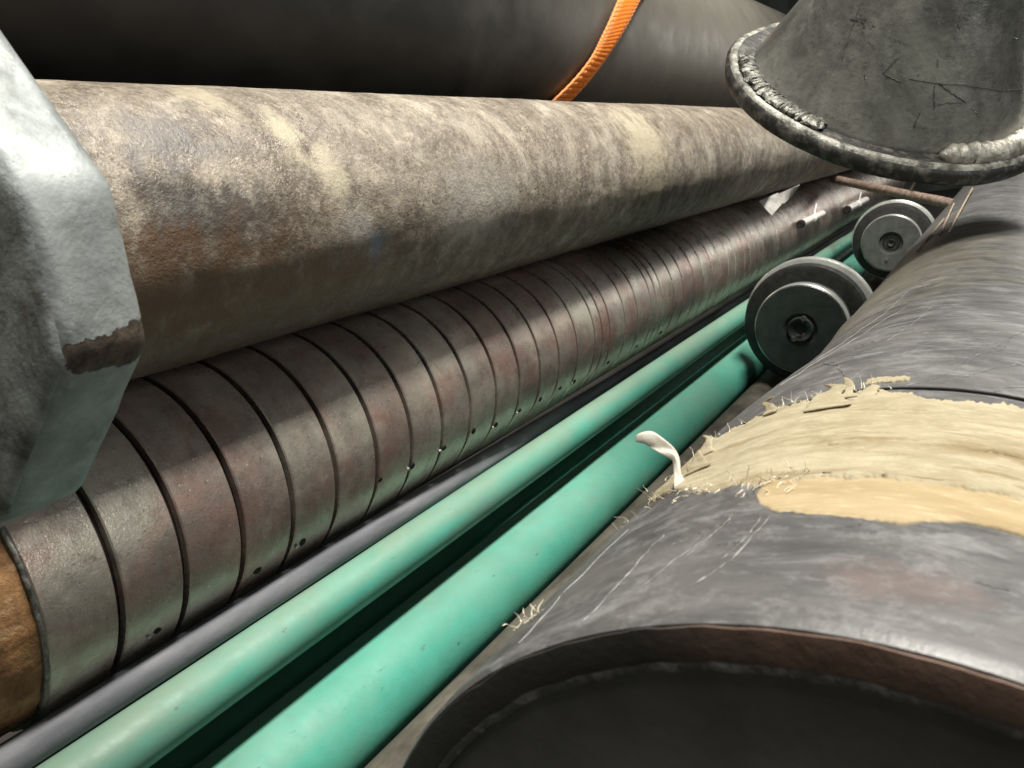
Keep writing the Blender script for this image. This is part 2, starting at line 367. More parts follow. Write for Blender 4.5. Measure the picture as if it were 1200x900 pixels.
# ------------------------------------------------------------------ the setting
bm = bmesh.new()
nx, ny = 60, 80
g = [[bm.verts.new((-3 + 6 * i / nx, -1 + 9 * j / ny, .004 * noise.noise(Vector((i * .4, j * .4, 0))))) for j in range(ny + 1)] for i in range(nx + 1)]
for i in range(nx):
    for j in range(ny): bm.faces.new((g[i][j], g[i + 1][j], g[i + 1][j + 1], g[i][j + 1]))
deck = link('floor', finish(bm, 'floor', 60), DECK); deck['kind'] = 'structure'
bm = bmesh.new()
wp = [(-3 + .15 * k, 7.6 + (.03 if k % 2 else 0)) for k in range(41)]
vv = [[bm.verts.new((x, y, z)) for z in (-.1, 3.2)] for x, y in wp]
for k in range(40): bm.faces.new((vv[k][0], vv[k + 1][0], vv[k + 1][1], vv[k][1]))
wl = link('back_wall', finish(bm, 'back_wall', 20), WALL); wl['kind'] = 'structure'

# ------------------------------------------------------------------ dusty brown-beige pipe over the slotted one
def steps(a, b, n, p=1.0): return [a + (b - a) * (k / n) ** p for k in range(n + 1)]
def wob_d(y, a, rr):
    v = Vector((math.cos(a) * 1.2, y * .5, math.sin(a) * 1.2))
    return .010 * noise.noise(v) + .006 * noise.noise(v * 4) + .004 * noise.noise(v * 13)
BX, BZ, BR = -5.099, .102, .951
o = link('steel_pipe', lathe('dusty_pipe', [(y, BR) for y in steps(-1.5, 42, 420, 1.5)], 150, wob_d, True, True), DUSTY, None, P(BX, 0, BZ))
tag(o, 'thick pipe caked in brown and beige dust lying on top of the slotted pipe', 'pipe')

# ------------------------------------------------------------------ black pipe behind with orange strap
DX, DZ, DR = -8.484, 3.004, 2.238
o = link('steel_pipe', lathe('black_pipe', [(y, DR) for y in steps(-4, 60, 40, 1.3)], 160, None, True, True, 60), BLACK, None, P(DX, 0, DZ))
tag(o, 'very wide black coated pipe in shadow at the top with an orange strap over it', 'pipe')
# strap: points (y, angle) of left and right edge on the black pipe
SL = [(22.5, 92), (20.2, 60), (17.3, 26), (15.8, 13), (14.976, 2.9), (14.262, -13.0), (13.886, -24.4), (13.08, -43.9), (12.4, -60)]
SR = [(24.0, 90), (21.6, 60), (18.8, 28), (17.2, 16.5), (16.131, 6.3), (15.216, -8.8), (14.434, -25.1), (13.738, -43.5), (13.1, -59)]
def samp(L, t):
    t = t * (len(L) - 1); i = min(int(t), len(L) - 2); q = t - i
    a0, a1, a2, a3 = L[max(i - 1, 0)], L[i], L[i + 1], L[min(i + 2, len(L) - 1)]
    return tuple(.5 * (2 * a1[k] + (a2[k] - a0[k]) * q + (2 * a0[k] - 5 * a1[k] + 4 * a2[k] - a3[k]) * q * q + (3 * a1[k] - a0[k] - 3 * a2[k] + a3[k]) * q ** 3) for k in (0, 1))
strap = thing('ratchet_strap', 'orange webbing strap curving down over the wide black pipe', 'strap', P(-6.1, 14.2, 2.4))
def dkp(y, a, dr): a = math.radians(a); return P(DX + (DR + dr) * math.cos(a), y, DZ + (DR + dr) * math.sin(a)) - P(-6.1, 14.2, 2.4)
bm = bmesh.new(); uvl = bm.loops.layers.uv.new('UVMap')
NS, NW = 500, 10; G = []
for i in range(NS + 1):
    t = i / NS; l, r_ = samp(SL, t), samp(SR, t); row = []
    for j in range(NW + 1):
        s = j / NW; y = l[0] + (r_[0] - l[0]) * s; a = l[1] + (r_[1] - l[1]) * s
        rib = (.022 if (i // 4) % 2 == 0 else 0) * (1 if .12 < s < .88 else .2)
        row.append((bm.verts.new(dkp(y, a, .05 + rib)), s, t))
    G.append(row)
for i in range(NS):
    for j in range(NW):
        q = (G[i][j], G[i][j + 1], G[i + 1][j + 1], G[i + 1][j])
        fc = bm.faces.new([x[0] for x in q])
        for lp, x in zip(fc.loops, q): lp[uvl].uv = (x[1], x[2])
ob = link('webbing', finish(bm, 'webbing', 35), STRAP, strap)
md = ob.modifiers.new('thick', 'SOLIDIFY'); md.thickness = .0035; md.offset = 1
st_me = None
for k in range(9):
    t = .30 + k * .0215
    l, r_ = samp(SL, t), samp(SR, t); l2, r2 = samp(SL, t + .011), samp(SR, t + .011)
    s = .27
    a_ = dkp(l[0] + (r_[0] - l[0]) * s, l[1] + (r_[1] - l[1]) * s, .112); b_ = dkp(l2[0] + (r2[0] - l2[0]) * s, l2[1] + (r2[1] - l2[1]) * s, .112)
    link('stitch', tube('stitch', [a_, (a_ + b_) / 2, b_], .0032, 6), THREAD, strap)

# ------------------------------------------------------------------ slotted pipe
SX, SZ = -5.635, -1.8636
slot = thing('slotted_pipe', 'brown steel pipe cut by many narrow dark ring grooves, under the dusty pipe', 'pipe', P(SX, 0, SZ))
link('core', lathe('core', [(y, .93) for y in steps(1.2, 44, 20)], 96, None, True, True, 60), SLOTDARK, slot)
cuts = [2.531, 3.008, 3.495, 3.978, 4.465, 4.965, 5.445, 5.925, 6.41, 6.90, 7.385, 7.85, 8.323, 8.811, 9.322, 9.553, 9.80, 10.304, 10.757, 11.295, 11.508, 11.749,
        12.25, 12.69, 13.23, 13.71, 14.219, 14.694, 15.175, 15.64, 16.29, 16.68, 17.07, 17.68, 18.32, 19.0]
edges = [2.065] + cuts + [44.5]
def wob_s(y, a, rr): return .004 * noise.noise(Vector((math.cos(a) * 1.5, y * 1.1, math.sin(a) * 1.5))) + .002 * noise.noise(Vector((math.cos(a) * 9, y * 7, math.sin(a) * 9)))
for k in range(len(edges) - 1):
    y0, y1 = edges[k], edges[k + 1]
    gw = .026 if y0 < 8 else .021
    a0 = y0 + (gw if k else 0.0); a1 = y1 - gw
    n = max(2, min(30, int((a1 - a0) / .08)))
    bl = .010
    prof = [(a0, .935), (a0, 1 - bl)] + [(y, 1.0) for y in steps(a0 + bl, a1 - bl, n)] + [(a1, 1 - bl), (a1, .935)]
    lo = Vector((0, y0 * U, 0))
    link('ring', lathe('ring', [(y - y0, rr) for y, rr in prof], 120, lambda y, a, rr, y0=y0: wob_s(y + y0, a, rr), smooth=35), SLOT, slot, lo)
# bare rusty end before the first ring
def wob_e(y, a, rr): return .02 * noise.noise(Vector((math.cos(a) * 4, y * 4, math.sin(a) * 4))) + .012 * noise.noise(Vector((math.cos(a) * 14, y * 12, math.sin(a) * 14)))
link('bare_end', lathe('bare_end', [(y, .965) for y in steps(.3, 2.09, 40)], 160, wob_e, True, False, 60), RUST, slot)
def wob_l(y, a, rr): return .012 * noise.noise(Vector((math.cos(a) * 22, y * 9, math.sin(a) * 22)))
link('frayed_seam', lathe('frayed_seam', [(2.035, .955), (2.04, .990), (2.05, .998), (2.062, .998), (2.07, .95)], 200, wob_l), WELDA, slot)
holes = [(2.80, -36), (3.20, -38), (3.66, -35.5), (4.12, -34), (4.60, -31), (5.0, -21.4), (5.473, -24.5), (5.973, -24.5), (6.499, -24.5), (6.98, -30.4), (7.484, -29.8), (7.971, -30.6), (8.474, -31), (8.9, -33.4), (9.95, -34), (11.0, -35), (12.0, -36)]
hm = lathe('hole', [(0, .004), (.002, .030), (.006, .038), (.0, .044)], 14, None, False, False, 60)
pm = lathe('plug', [(.0, .02), (.012, .02), (.016, .010)], 10, None, False, True, 40)
for k, (y, a) in enumerate(holes):
    a = math.radians(a)
    q = Matrix.Rotation(a, 4, Vector((0, -1, 0))) @ Matrix.Rotation(-PI / 2, 4, 'Z')
    if k in (1, 4): continue
    for nm_, me_, mt_, dy in (('hole', hm, HOLE, 0), ('plug', pm, DISCL, -.07)):
        if nm_ == 'plug' and k % 3 == 2: continue
        ho = link(nm_, me_, mt_, slot)
        ho.matrix_local = Matrix.Diagonal((1, 1, 1, 1)) @ Matrix.Translation(Vector(((1.002) * math.cos(a) * U, (y + dy) * U, (1.002) * math.sin(a) * U))) @ q @ Matrix.Diagonal((.65 + .3 * ((k * 7) % 5) / 5, 1, .55 + .35 * ((k * 3) % 5) / 5, 1))

# ------------------------------------------------------------------ green pipes
for (x, z, rr, mt, lab) in ((-4.74, -2.985, .194, GREEN_A, 'slim dusty mint green pipe running beside the grey hose'),
                            (-4.76, -3.973, .427, GREEN_B, 'clean bright green pipe nearer the wide grey pipe with cream tape'),
                            (-5.80, -4.07, .42, GREEN_B, 'green pipe lying deep in shadow between the two lit green pipes')):
    o = link('green_pipe', lathe('green_pipe', [(y, rr) for y in steps(-.5, 40, 160, 1.3)], 72, lambda y, a, q: .004 * noise.noise(Vector((math.cos(a), y * .7, math.sin(a)))), True, True, 60), mt, None, P(x, 0, z))
    tag(o, lab, 'pipe', 'green pipes lying side by side')
# grey hose tucked under the slotted pipe
def hosep(y):
    t = min(1, max(0, (y - 4.2) / 9)); t = t * t * (3 - 2 * t)
    return Vector((-4.90 - .50 * t, y, -2.72 - .36 * t)) * U
hz = [hosep(y) for y in steps(-.5, 36, 120)]
o = link('rubber_hose', tube('rubber_hose', hz, .0108, 20), HOSE, None, P(0, 0, 0)); tag(o, 'thin blue-grey rubber hose between the slotted pipe and the green pipe', 'hose')
o = link('thin_pipe', lathe('thin_pipe', [(y, .30) for y in steps(-1, 40, 40)], 48, None, True, True, 60), BROWNPIPE, None, P(-4.05, 0, -4.29))
tag(o, 'thin grimy brown pipe low in the gap beside the bright green pipe', 'pipe')

# ------------------------------------------------------------------ the wide pipe with tape
GX, GZ = -.371, -2.616
big = thing('wide_pipe', 'wide scuffed grey pipe in the foreground with a band of cream tape', 'pipe', P(GX, 0, GZ))
def rbig(y):
    if y < 3.66: return 1.6
    if y < 7.2:
        t = (y - 3.66) / 3.54; t = t * t * (3 - 2 * t); return 1.59 - .17 * t
    return 1.42
def wob_b(y, a, rr):
    v = Vector((math.cos(a) * 2, y * 1.5, math.sin(a) * 2))
    q = .010 * noise.noise(v) + .004 * noise.noise(v * 5)
    if 3.6 < y < 3.72: q -= .012 * max(0, 1 - abs(y - 3.66) / .05)
    if 7.9 < y < 8.5: q += .02 * max(0, 1 - abs(y - 8.2) / .25)
    return q * min(1, abs(y - 1.676) * 8 + .15)
ys = [1.676, 1.70, 1.73] + steps(1.76, 3.58, 60) + [3.61, 3.64, 3.66, 3.68, 3.71] + steps(3.76, 9, 90) + steps(9.2, 44, 60)
prof = [(1.676, 1.49), (1.676, 1.59)] + [(y, rbig(y)) for y in ys[1:]]
link('pipe_wall', lathe('pipe_wall', prof, 220, wob_b, False, True, 40), BIG, big)
def wob_n(y, a, rr): return .008 * noise.noise(Vector((math.cos(a) * 12, y * 30, math.sin(a) * 12))) + .004 * noise.noise(Vector((math.cos(a) * 40, y * 30, math.sin(a) * 40)))
link('end_face', lathe('end_face', [(1.72, 1.588), (1.668, 1.583), (1.664, 1.56), (1.665, 1.505), (1.668, 1.492), (1.72, 1.488)], 260, wob_n), ENDBROWN, big)
link('cap_lip', lathe('cap_lip', [(1.71, 1.493), (1.668, 1.492), (1.6665, 1.482), (1.669, 1.466), (1.70, 1.455)], 260, wob_n), LIP, big)
link('end_cap', lathe('end_cap', [(1.674, 1.475), (1.680, 1.46), (1.684, 1.2), (1.686, .6), (1.687, .02)], 160, None, False, True), CAPM, big)

def patch(name, ylo, yhi, a0, a1, h, mat, na=260, ny_=40, rag=(.02, .02), seed=0, relief=.012):
    """a shell hugging the wide pipe between two ragged borders; angles in degrees; thick"""
    bm = bmesh.new(); top = []; 
    for i in range(na + 1):
        a = a0 + (a1 - a0) * i / na; ar = math.radians(a)
        lo = ylo(a) if callable(ylo) else ylo; hi = yhi(a) if callable(yhi) else yhi
        lo += rag[0] * (noise.noise(Vector((a * .35, seed, 1))) + .6 * noise.noise(Vector((a * 1.7, seed, 3))))
        hi += rag[1] * (noise.noise(Vector((a * .35, seed, 7))) + .8 * noise.noise(Vector((a * 1.9, seed, 9))))
        row = []
        for j in range(ny_ + 1):
            s = j / ny_; y = lo + (hi - lo) * s
            e = min(1, min(j, ny_ - j) / 1.5) * min(1, min(i, na - i) / 3)
            q = rbig(y) + (h + relief * noise.noise(Vector((a * .12, y * 6, seed))) + relief * .35 * noise.noise(Vector((a * .35, y * 14, seed)))) * (0.15 + .85 * e)
            row.append(bm.verts.new((q * math.cos(ar) * U, y * U, q * math.sin(ar) * U)))
        top.append(row)
    for i in range(na):
        for j in range(ny_): bm.faces.new((top[i][j], top[i + 1][j], top[i + 1][j + 1], top[i][j + 1]))
    # skirt down into the pipe
    def skirt(vs):
        dn = [bm.verts.new((v.co.x * .985, v.co.y, v.co.z * .985)) for v in vs]
        for k in range(len(vs) - 1): bm.faces.new((vs[k], vs[k + 1], dn[k + 1], dn[k]))
    skirt(top[0]); skirt(top[-1]); skirt([t[0] for t in top]); skirt([t[-1] for t in top])
    return link(name, finish(bm, name, 70), mat, big)
def interp(tab):
    def q(a):
        if a <= tab[0][0]: return tab[0][1]
        for (x0, y0), (x1, y1) in zip(tab, tab[1:]):
            if a <= x1: t = (a - x0) / (x1 - x0); return y0 + (y1 - y0) * t
        return tab[-1][1]
    return q
tape_hi = interp([(30, 3.55), (76, 3.53), (84, 3.47), (88, 3.46), (91, 3.56), (95, 3.63), (102, 3.63), (112, 3.62), (117, 3.58), (122, 3.50), (128, 3.15), (160, 3.0)])
tape_lo = interp([(30, 2.58), (99, 2.56), (103, 2.58), (110, 2.60), (116, 2.74), (120, 2.88), (126, 2.95), (160, 2.9)])
patch('tape_band', tape_lo, tape_hi, 30, 126.5, .012, TAPE, 420, 60, (.045, .06), 2, .011)
patch('tape_strip', interp([(30, 2.36), (81, 2.35), (86.5, 2.27), (92, 2.27), (99, 2.31), (101.5, 2.37), (103.2, 2.50)]), 2.60, 30, 103.2, .008, TAPE2, 300, 24, (.014, .004), 11, .003)
patch('tape_fold', interp([(30, 2.92), (85, 2.90), (98, 2.88)]), interp([(30, 3.02), (85, 3.0), (98, 2.93)]), 30, 98, .019, TAPE, 220, 10, (.03, .03), 21, .008)
patch('tape_remnant', interp([(30, 3.79), (140, 3.79)]), interp([(87, 3.83), (96, 3.88), (140, 3.83)]), 91.5, 98, .012, TAPE, 60, 8, (.02, .03), 31, .014)
patch('tape_crease', interp([(30, 2.600), (85, 2.594), (100, 2.602)]), interp([(30, 2.612), (85, 2.606), (100, 2.610)]), 30, 101, .016, CREASE, 200, 3, (.010, .010), 51, .006)
# black line laid over the ring groove beyond the tape
patch('dark_seam', 3.645, 3.672, 30, 118, .004, HOLE, 200, 3, (.006, .006), 41, .002)

def bp(y, a, h=0.0):
    a = math.radians(a); q = rbig(y) + h; return Vector((q * math.cos(a) * U, y * U, q * math.sin(a) * U))
# torn flaps of tape
def flap(name, outline, mat, thick=.0012):
    bm = bmesh.new()
    L = [[bm.verts.new(p) for p in row] for row in outline]
    for i in range(len(L) - 1):
        for j in range(len(L[0]) - 1): bm.faces.new((L[i][j], L[i][j + 1], L[i + 1][j + 1], L[i + 1][j]))
    o = link(name, finish(bm, name, 60), mat, big)
    md = o.modifiers.new('thick', 'SOLIDIFY'); md.thickness = thick
    s = o.modifiers.new('sub', 'SUBSURF'); s.levels = 1; s.render_levels = 2
    return o
def flap_on(y, a, w_, h_, lift, seed):
    rows = []
    for i in range(7):
        t = i / 6; ww = w_ * (1 - t) ** .7 + .01
        row = []
        for j in range(4):
            s = j / 3 - .5
            row.append(bp(y + h_ * t + .03 * noise.noise(Vector((i, j, seed))), a + ww * 2 * s * 18 + 3 * noise.noise(Vector((i * .7, seed, 2))), .015 + lift * t * t + .02 * noise.noise(Vector((i * .9, j, seed + 5)))))
        rows.append(row)
    return flap('tape_flap', rows, TAPE)
FLAPM = TAPE
for args in ((3.36, 101, .20, .22, .05, 1), (3.48, 99.0, .10, .14, .05, 2), (3.52, 111, .06, .10, .05, 3), (3.42, 96, .12, .2, .02, 8), (3.2, 119, .10, .16, .05, 4), (2.95, 117, .12, .14, .05, 9)):
    flap_on(*args)
# curled white scrap standing off towards the green pipe
SC = Vector((-1.163 - GX, 2.965, -1.226 - GZ)) * U
def scp(x, y, z): return Vector(((x - GX) * U, y * U, (z - GZ) * U))
spine = [(-1.135, 2.87, -1.215), (-1.155, 2.90, -1.165), (-1.165, 2.93, -1.115), (-1.180, 2.93, -1.085), (-1.225, 2.92, -1.070), (-1.275, 2.92, -1.040), (-1.325, 2.92, -1.030)]
wid = [.034, .016, .012, .022, .034, .036, .006]
rows = []
for i, (c_, wd) in enumerate(zip(spine, wid)):
    p = scp(*c_); side = Vector((.8, .48, .26)) if i < 3 else Vector((.25, .46, .83))
    rows.append([p + side.normalized() * wd * (1 + 1.3 * noise.noise(Vector((i * 1.7, s * 2, 3)))) * U * s + Vector((0, .0010 * math.sin(i * 2 + s * 3), .0012 * math.sin(3 * s + i))) for s in (-1, -.3, .4, 1)])
flap('tape_scrap', rows, simple('white_torn_tape', (.70, .66, .55), (.86, .83, .75), 90, (.6, .8), bump=.0008).m)
# loose fibres: one tangle, uncountable
def fibres(name, n, gen, rad, mat, kind='stuff'):
    bm = bmesh.new()
    for k in range(n):
        p0, dirn, ln = gen(k)
        pts_ = []; p = p0.copy(); dv = dirn.normalized()
        for i in range(6):
            pts_.append(p.copy()); dv = (dv + Vector([random.uniform(-.45, .45) for _ in range(3)])).normalized(); p += dv * ln / 5
        prev = None
        for i, q in enumerate(pts_):
            t = (pts_[min(i + 1, 5)] - pts_[max(i - 1, 0)]).normalized(); a_ = t.orthogonal().normalized(); b_ = t.cross(a_)
            rr = rad * (1 - .12 * i)
            ring = [bm.verts.new(q + (a_ * math.cos(x) + b_ * math.sin(x)) * rr) for x in (0, 2.09, 4.19)]
            if prev:
                for m_ in range(3): bm.faces.new((prev[m_], prev[(m_ + 1) % 3], ring[(m_ + 1) % 3], ring[m_]))
            prev = ring
    o = link(name, finish(bm, name, 60), mat, big); o['kind'] = kind; return o
FIB = simple('cream_fibre', (.62, .54, .38), (.85, .79, .64), 90, (.7, .9)).m
def gen_a(k):
    a = random.choice([random.uniform(96, 128), random.uniform(96, 120), random.gauss(101, 3)])
    edge = random.random()
    y = (tape_hi(a) if edge < .5 else tape_lo(a)) + random.gauss(0, .05)
    n = bp(y, a, 1).normalized(); n.y = 0
    dirn = n * random.uniform(.0, .7) + Vector((0, (1 if edge < .5 else -1) * random.uniform(.1, 1), 0)) + Vector((random.uniform(-.8, .6), 0, 0))
    return bp(y, a, .012), dirn, random.uniform(.002, .008)
fibres('loose_fibres', 110, gen_a, .00022, FIB)
def gen_b(k):
    a = random.uniform(118, 128); y = random.uniform(2.6, 3.2)
    return bp(y, a, .01), Vector((random.uniform(-1, .2), random.uniform(-.8, .8), random.uniform(0, .5))), random.uniform(.002, .007)
fibres('edge_fibres', 14, gen_b, .0002, FIB)
def gen_c(k):
    a = random.uniform(126, 131); y = random.gauss(2.03, .02)
    return bp(y, a, .01), Vector((random.uniform(-1, 1), random.uniform(-.5, 1), random.uniform(0, .8))), random.uniform(.002, .006)
fibres('burr', 14, gen_c, .0003, FIB)

# pale scratches that follow the surface
def scratch(bm, pts_, w_):
    n = 24 * (len(pts_) - 1); prev = None
    for i in range(n + 1):
        t = i / n * (len(pts_) - 1); k = min(int(t), len(pts_) - 2); q = t - k
        y = pts_[k][0] + (pts_[k + 1][0] - pts_[k][0]) * q; a = pts_[k][1] + (pts_[k + 1][1] - pts_[k][1]) * q
        ww = .55 * w_ * max(0, -.12 + 1.7 * abs(noise.noise(Vector((i * .22, pts_[0][0] * 3, pts_[0][1]))))) * min(1, (n - i) / 4, (i + .3) / 2)
        j = .012 * noise.noise(Vector((i * .25, a, 5)))
        a += .5 * noise.noise(Vector((i * .12, y, 9)))
        hw = lambda q_: wob_b(y + j, math.radians(q_), 1.6)
        cur = [bm.verts.new(bp(y + j, a - ww, .002 + hw(a - ww))), bm.verts.new(bp(y + j, a, .0045 + hw(a))), bm.verts.new(bp(y + j, a + ww, .002 + hw(a + ww)))]
        if prev:
            bm.faces.new((prev[0], prev[1], cur[1], cur[0])); bm.faces.new((prev[1], prev[2], cur[2], cur[1]))
        prev = cur
SCRT = [([(3.66, 93.5), (3.85, 87), (4.40, 82.5), (5.2, 76), (6.3, 70)], .22), ([(3.785, 86.2), (4.05, 81), (4.32, 76), (4.6, 70)], .20),
        ([(4.70, 111.7), (4.35, 106), (3.98, 102.1), (3.66, 100)], .20), ([(3.62, 100.8), (3.80, 101.5), (4.1, 100)], .14),
        ([(1.76, 113.6), (1.93, 113), (2.12, 112.6), (2.28, 112)], .22), ([(1.85, 103), (2.0, 100.5), (2.29, 99.2)], .26), ([(2.0, 101.6), (2.10, 100.6), (2.27, 100.2)], .22),
        ([(2.05, 106), (2.2, 104.5), (2.32, 104)], .18), ([(3.70, 80), (3.78, 78.6), (3.84, 76)], .25), ([(4.2, 84), (4.6, 79), (5.0, 77.5)], .12),
        ([(5.4, 90), (5.6, 80), (5.7, 72)], .10), ([(4.9, 100), (5.8, 97), (6.6, 96)], .10), ([(5.2, 118), (6.4, 112), (7.6, 108)], .16), ([(4.5, 119), (5.6, 111), (6.6, 104)], .14),
        ([(1.80, 124), (2.1, 124.5), (2.6, 123.5)], .12), ([(1.9, 109), (2.05, 107), (2.2, 104.5)], .12)]
for k in range(9):
    y = random.uniform(3.9, 8); a = random.uniform(76, 124); SCRT.append(([(y, a), (y + random.uniform(-.1, .25), a - random.uniform(2, 9))], random.uniform(.05, .11)))
for k in range(5):
    y = random.uniform(1.75, 2.3); a = random.uniform(76, 124); SCRT.append(([(y, a), (y + random.uniform(-.03, .08), a - random.uniform(1, 6))], random.uniform(.05, .11)))
for p_, w_ in SCRT[:16]:
    bm = bmesh.new(); scratch(bm, p_, w_); link('scratch', finish(bm, 'scratch', 60), SCR, big)
bm = bmesh.new()
for p_, w_ in SCRT[16:]: scratch(bm, p_, w_)
so = link('scuffs', finish(bm, 'scuffs', 60), SCR, big); so['kind'] = 'stuff'

# ------------------------------------------------------------------ roller plugs between the pipes
def plug(y0, x, z, k, lab, near):
    t = thing('roller', lab, 'roller', P(x, y0, z), 'round rollers standing in the gap between the pipes')
    Rf, Rm, Rr = .79 * k, 1.08 * k, 1.15 * k
    fm = DISC if near else DISCG
    hub = .27 * k if near else .30
    link('front_disc', lathe('front_disc', [(.10, .05), (.02 if near else .14, hub), (.0, hub + .02), (.0, Rf - .03), (.03, Rf), (.33, Rf)], 96, None, False, False, 35), fm, t)
    link('disc_edge', lathe('disc_edge', [(.012, Rf - .012), (.03, Rf + .008), (.18, Rf + .008), (.20, Rf - .02)], 96), DISCL, t)
    link('groove_ring', lathe('groove_ring', [(.33, .2), (.33, Rm - .10), (.36, Rm - .02), (.40, Rm), (.55, Rm), (.60, Rm - .08), (.72, Rm - .10)], 96, None, False, False, 35), DISCD if not near else simple('dark_ribbed_iron', (.016, .017, .016), (.035, .036, .034), 60, (.4, .6), .1).m, t)
    link('rear_flange', lathe('rear_flange', [(.68, .3), (.68, Rr - .03), (.70, Rr), (.86, Rr), (.88, Rr - .04), (1.3, .3)], 96, None, False, False, 35), DISCL, t)
    link('body', lathe('body', [(1.25, Rm * .70), (1.9, Rm * .70)], 64, None, False, True, 40), DISCD, t)
    link('hub', lathe('hub', [(.06, .03), (.03, .09), (.0 if near else .10, .11), (-.04 if near else .09, .20 * k), (.05 if near else .12, .24 * k)], 40, None, False, False, 40), DISCD if not near else DISC, t)
    link('centre_hole', lathe('centre_hole', [(-.045 if near else .085, .075), (-.04 if near else .08, .002)], 20), HOLE, t)
    bolt = lathe('bolt', [(-.05, .0005), (-.05, .045), (-.01, .055), (.02, .055)], 6, None, True, False, 30)
    for a in ((70, 235) if near else (255,)):
        a = math.radians(a); q = .20 * k if near else .47 * k
        link('bolt', bolt, DISCG, t, Vector((q * math.cos(a) * U, 0, q * math.sin(a) * U)))
    return t
plug(14.5, -3.258, -2.991, 1.0, 'larger dark grooved roller beside the bright green pipe, nearer of two', True)
plug(25.5, -3.119, -2.864, 1.0, 'smaller looking pale faced roller farther back under the rusty rod', False)

# ------------------------------------------------------------------ flanged pipe leaning in at the top right
YC = 14.3
el, az = math.radians(54.8), math.radians(-38.4)
nrm = Vector((math.cos(el) * math.cos(az), math.cos(el) * math.sin(az), math.sin(el)))
C = Vector((-.129, 1, .042)) * YC
zz = Vector((0, 0, 1)); uu = (zz - nrm * zz.dot(nrm)).normalized(); ww = nrm.cross(uu)
R0, R2, TH, TP = .167 * YC, .141 * YC, .017 * YC, .458
fl = thing('flanged_pipe', 'dull dark tapered pipe standing on a welded ring flange at the upper right', 'pipe', P(*C))
# local frame: local Y axis of lathe = nrm
FM = Matrix((ww, nrm, uu)).transposed().to_4x4()
FM.translation = P(*(C * .80))
fl.matrix_world = FM @ Matrix.Scale(.80, 4)
# lathe local angle: x = ww, z = uu
def wob_f(y, a, rr): return .05 * noise.noise(Vector((math.cos(a) * 1.1, y * .5, math.sin(a) * 1.1))) + .012 * noise.noise(Vector((math.cos(a) * 5, y * 2, math.sin(a) * 5)))
link('body', lathe('body', [(TH * .6, R2), (TH, R2)] + [(TH + h, R2 - TP * h) for h in steps(.04, 2.6, 60)] + [(TH + h, R2 - TP * 2.6) for h in steps(2.7, 7, 10)], 160, wob_f, False, True, 60), DRUM, fl)
def wob_r(y, a, rr): return .03 * noise.noise(Vector((math.cos(a) * 3, y * 3, math.sin(a) * 3))) + .009 * noise.noise(Vector((math.cos(a) * 16, y * 8, math.sin(a) * 16)))
link('flange', lathe('flange', [(-.06, R2 - .3), (-.06, R0 - .10), (-.02, R0 - .03), (.03, R0), (TH * .5, R0 + .01), (TH - .08, R0), (TH - .02, R0 - .05), (TH, R0 - .14), (TH - .01, R0 - .22), (TH - .01, R2 - .1)], 260, wob_r, False, False, 60), RIM, fl)
link('rim_edge', lathe('rim_edge', [(TH - .07, R0 - .02), (TH - .005, R0 - .05), (TH + .012, R0 - .10), (TH - .005, R0 - .16)], 260, wob_r, False, False, 60), simple('chipped_bright_rim', (.08, .08, .07), (.46, .45, .39), 55, (.4, .6), .3, .002, 160, lo=.38, hi=.64).m, fl)
def weld(a0, a1, rad, mat, seed, n=90, flat=.8, wide=1.3):
    pts_, rr_ = [], []
    for i in range(n + 1):
        a = math.radians(a0 + (a1 - a0) * i / n)
        q = R2 + .09 + .03 * noise.noise(Vector((i * .2, seed, 0)))
        pts_.append(Vector((q * math.sin(a) * U, (TH + .03 + .03 * noise.noise(Vector((i * .3, seed, 4)))) * U, q * math.cos(a) * U)))
        e = min(1, min(i, n - i) / 6 + .25)
        rr_.append(rad * U * e * (1 + .25 * noise.noise(Vector((i * .33, seed, 9)))))
    bm = bmesh.new(); rings = []
    for i, p in enumerate(pts_):
        t = (pts_[min(i + 1, n)] - pts_[max(i - 1, 0)]).normalized(); a_ = Vector((0, 1, 0)); b_ = t.cross(a_)
        rings.append([bm.verts.new(p + (a_ * math.cos(x) * flat + b_ * math.sin(x) * wide) * rr_[i] * (1 + .16 * noise.noise(Vector((i * .21, x * 1.4, seed))) + .22 * noise.noise(Vector((i * .33, x * 2.2, seed + 4))))) for x in [2 * PI * k / 12 for k in range(12)]])
    for i in range(n):
        for k in range(12): bm.faces.new((rings[i][k], rings[i][(k + 1) % 12], rings[i + 1][(k + 1) % 12], rings[i + 1][k]))
    bm.faces.new(rings[0]); bm.faces.new(rings[-1])
    return link('weld_bead', finish(bm, 'weld_bead', 60), mat, fl)
weld(56, 117, .07, WELDA, 3, 200, .8, 2.1); weld(160, 262, .13, WELDB, 8, 150, 1.2, 1.2)
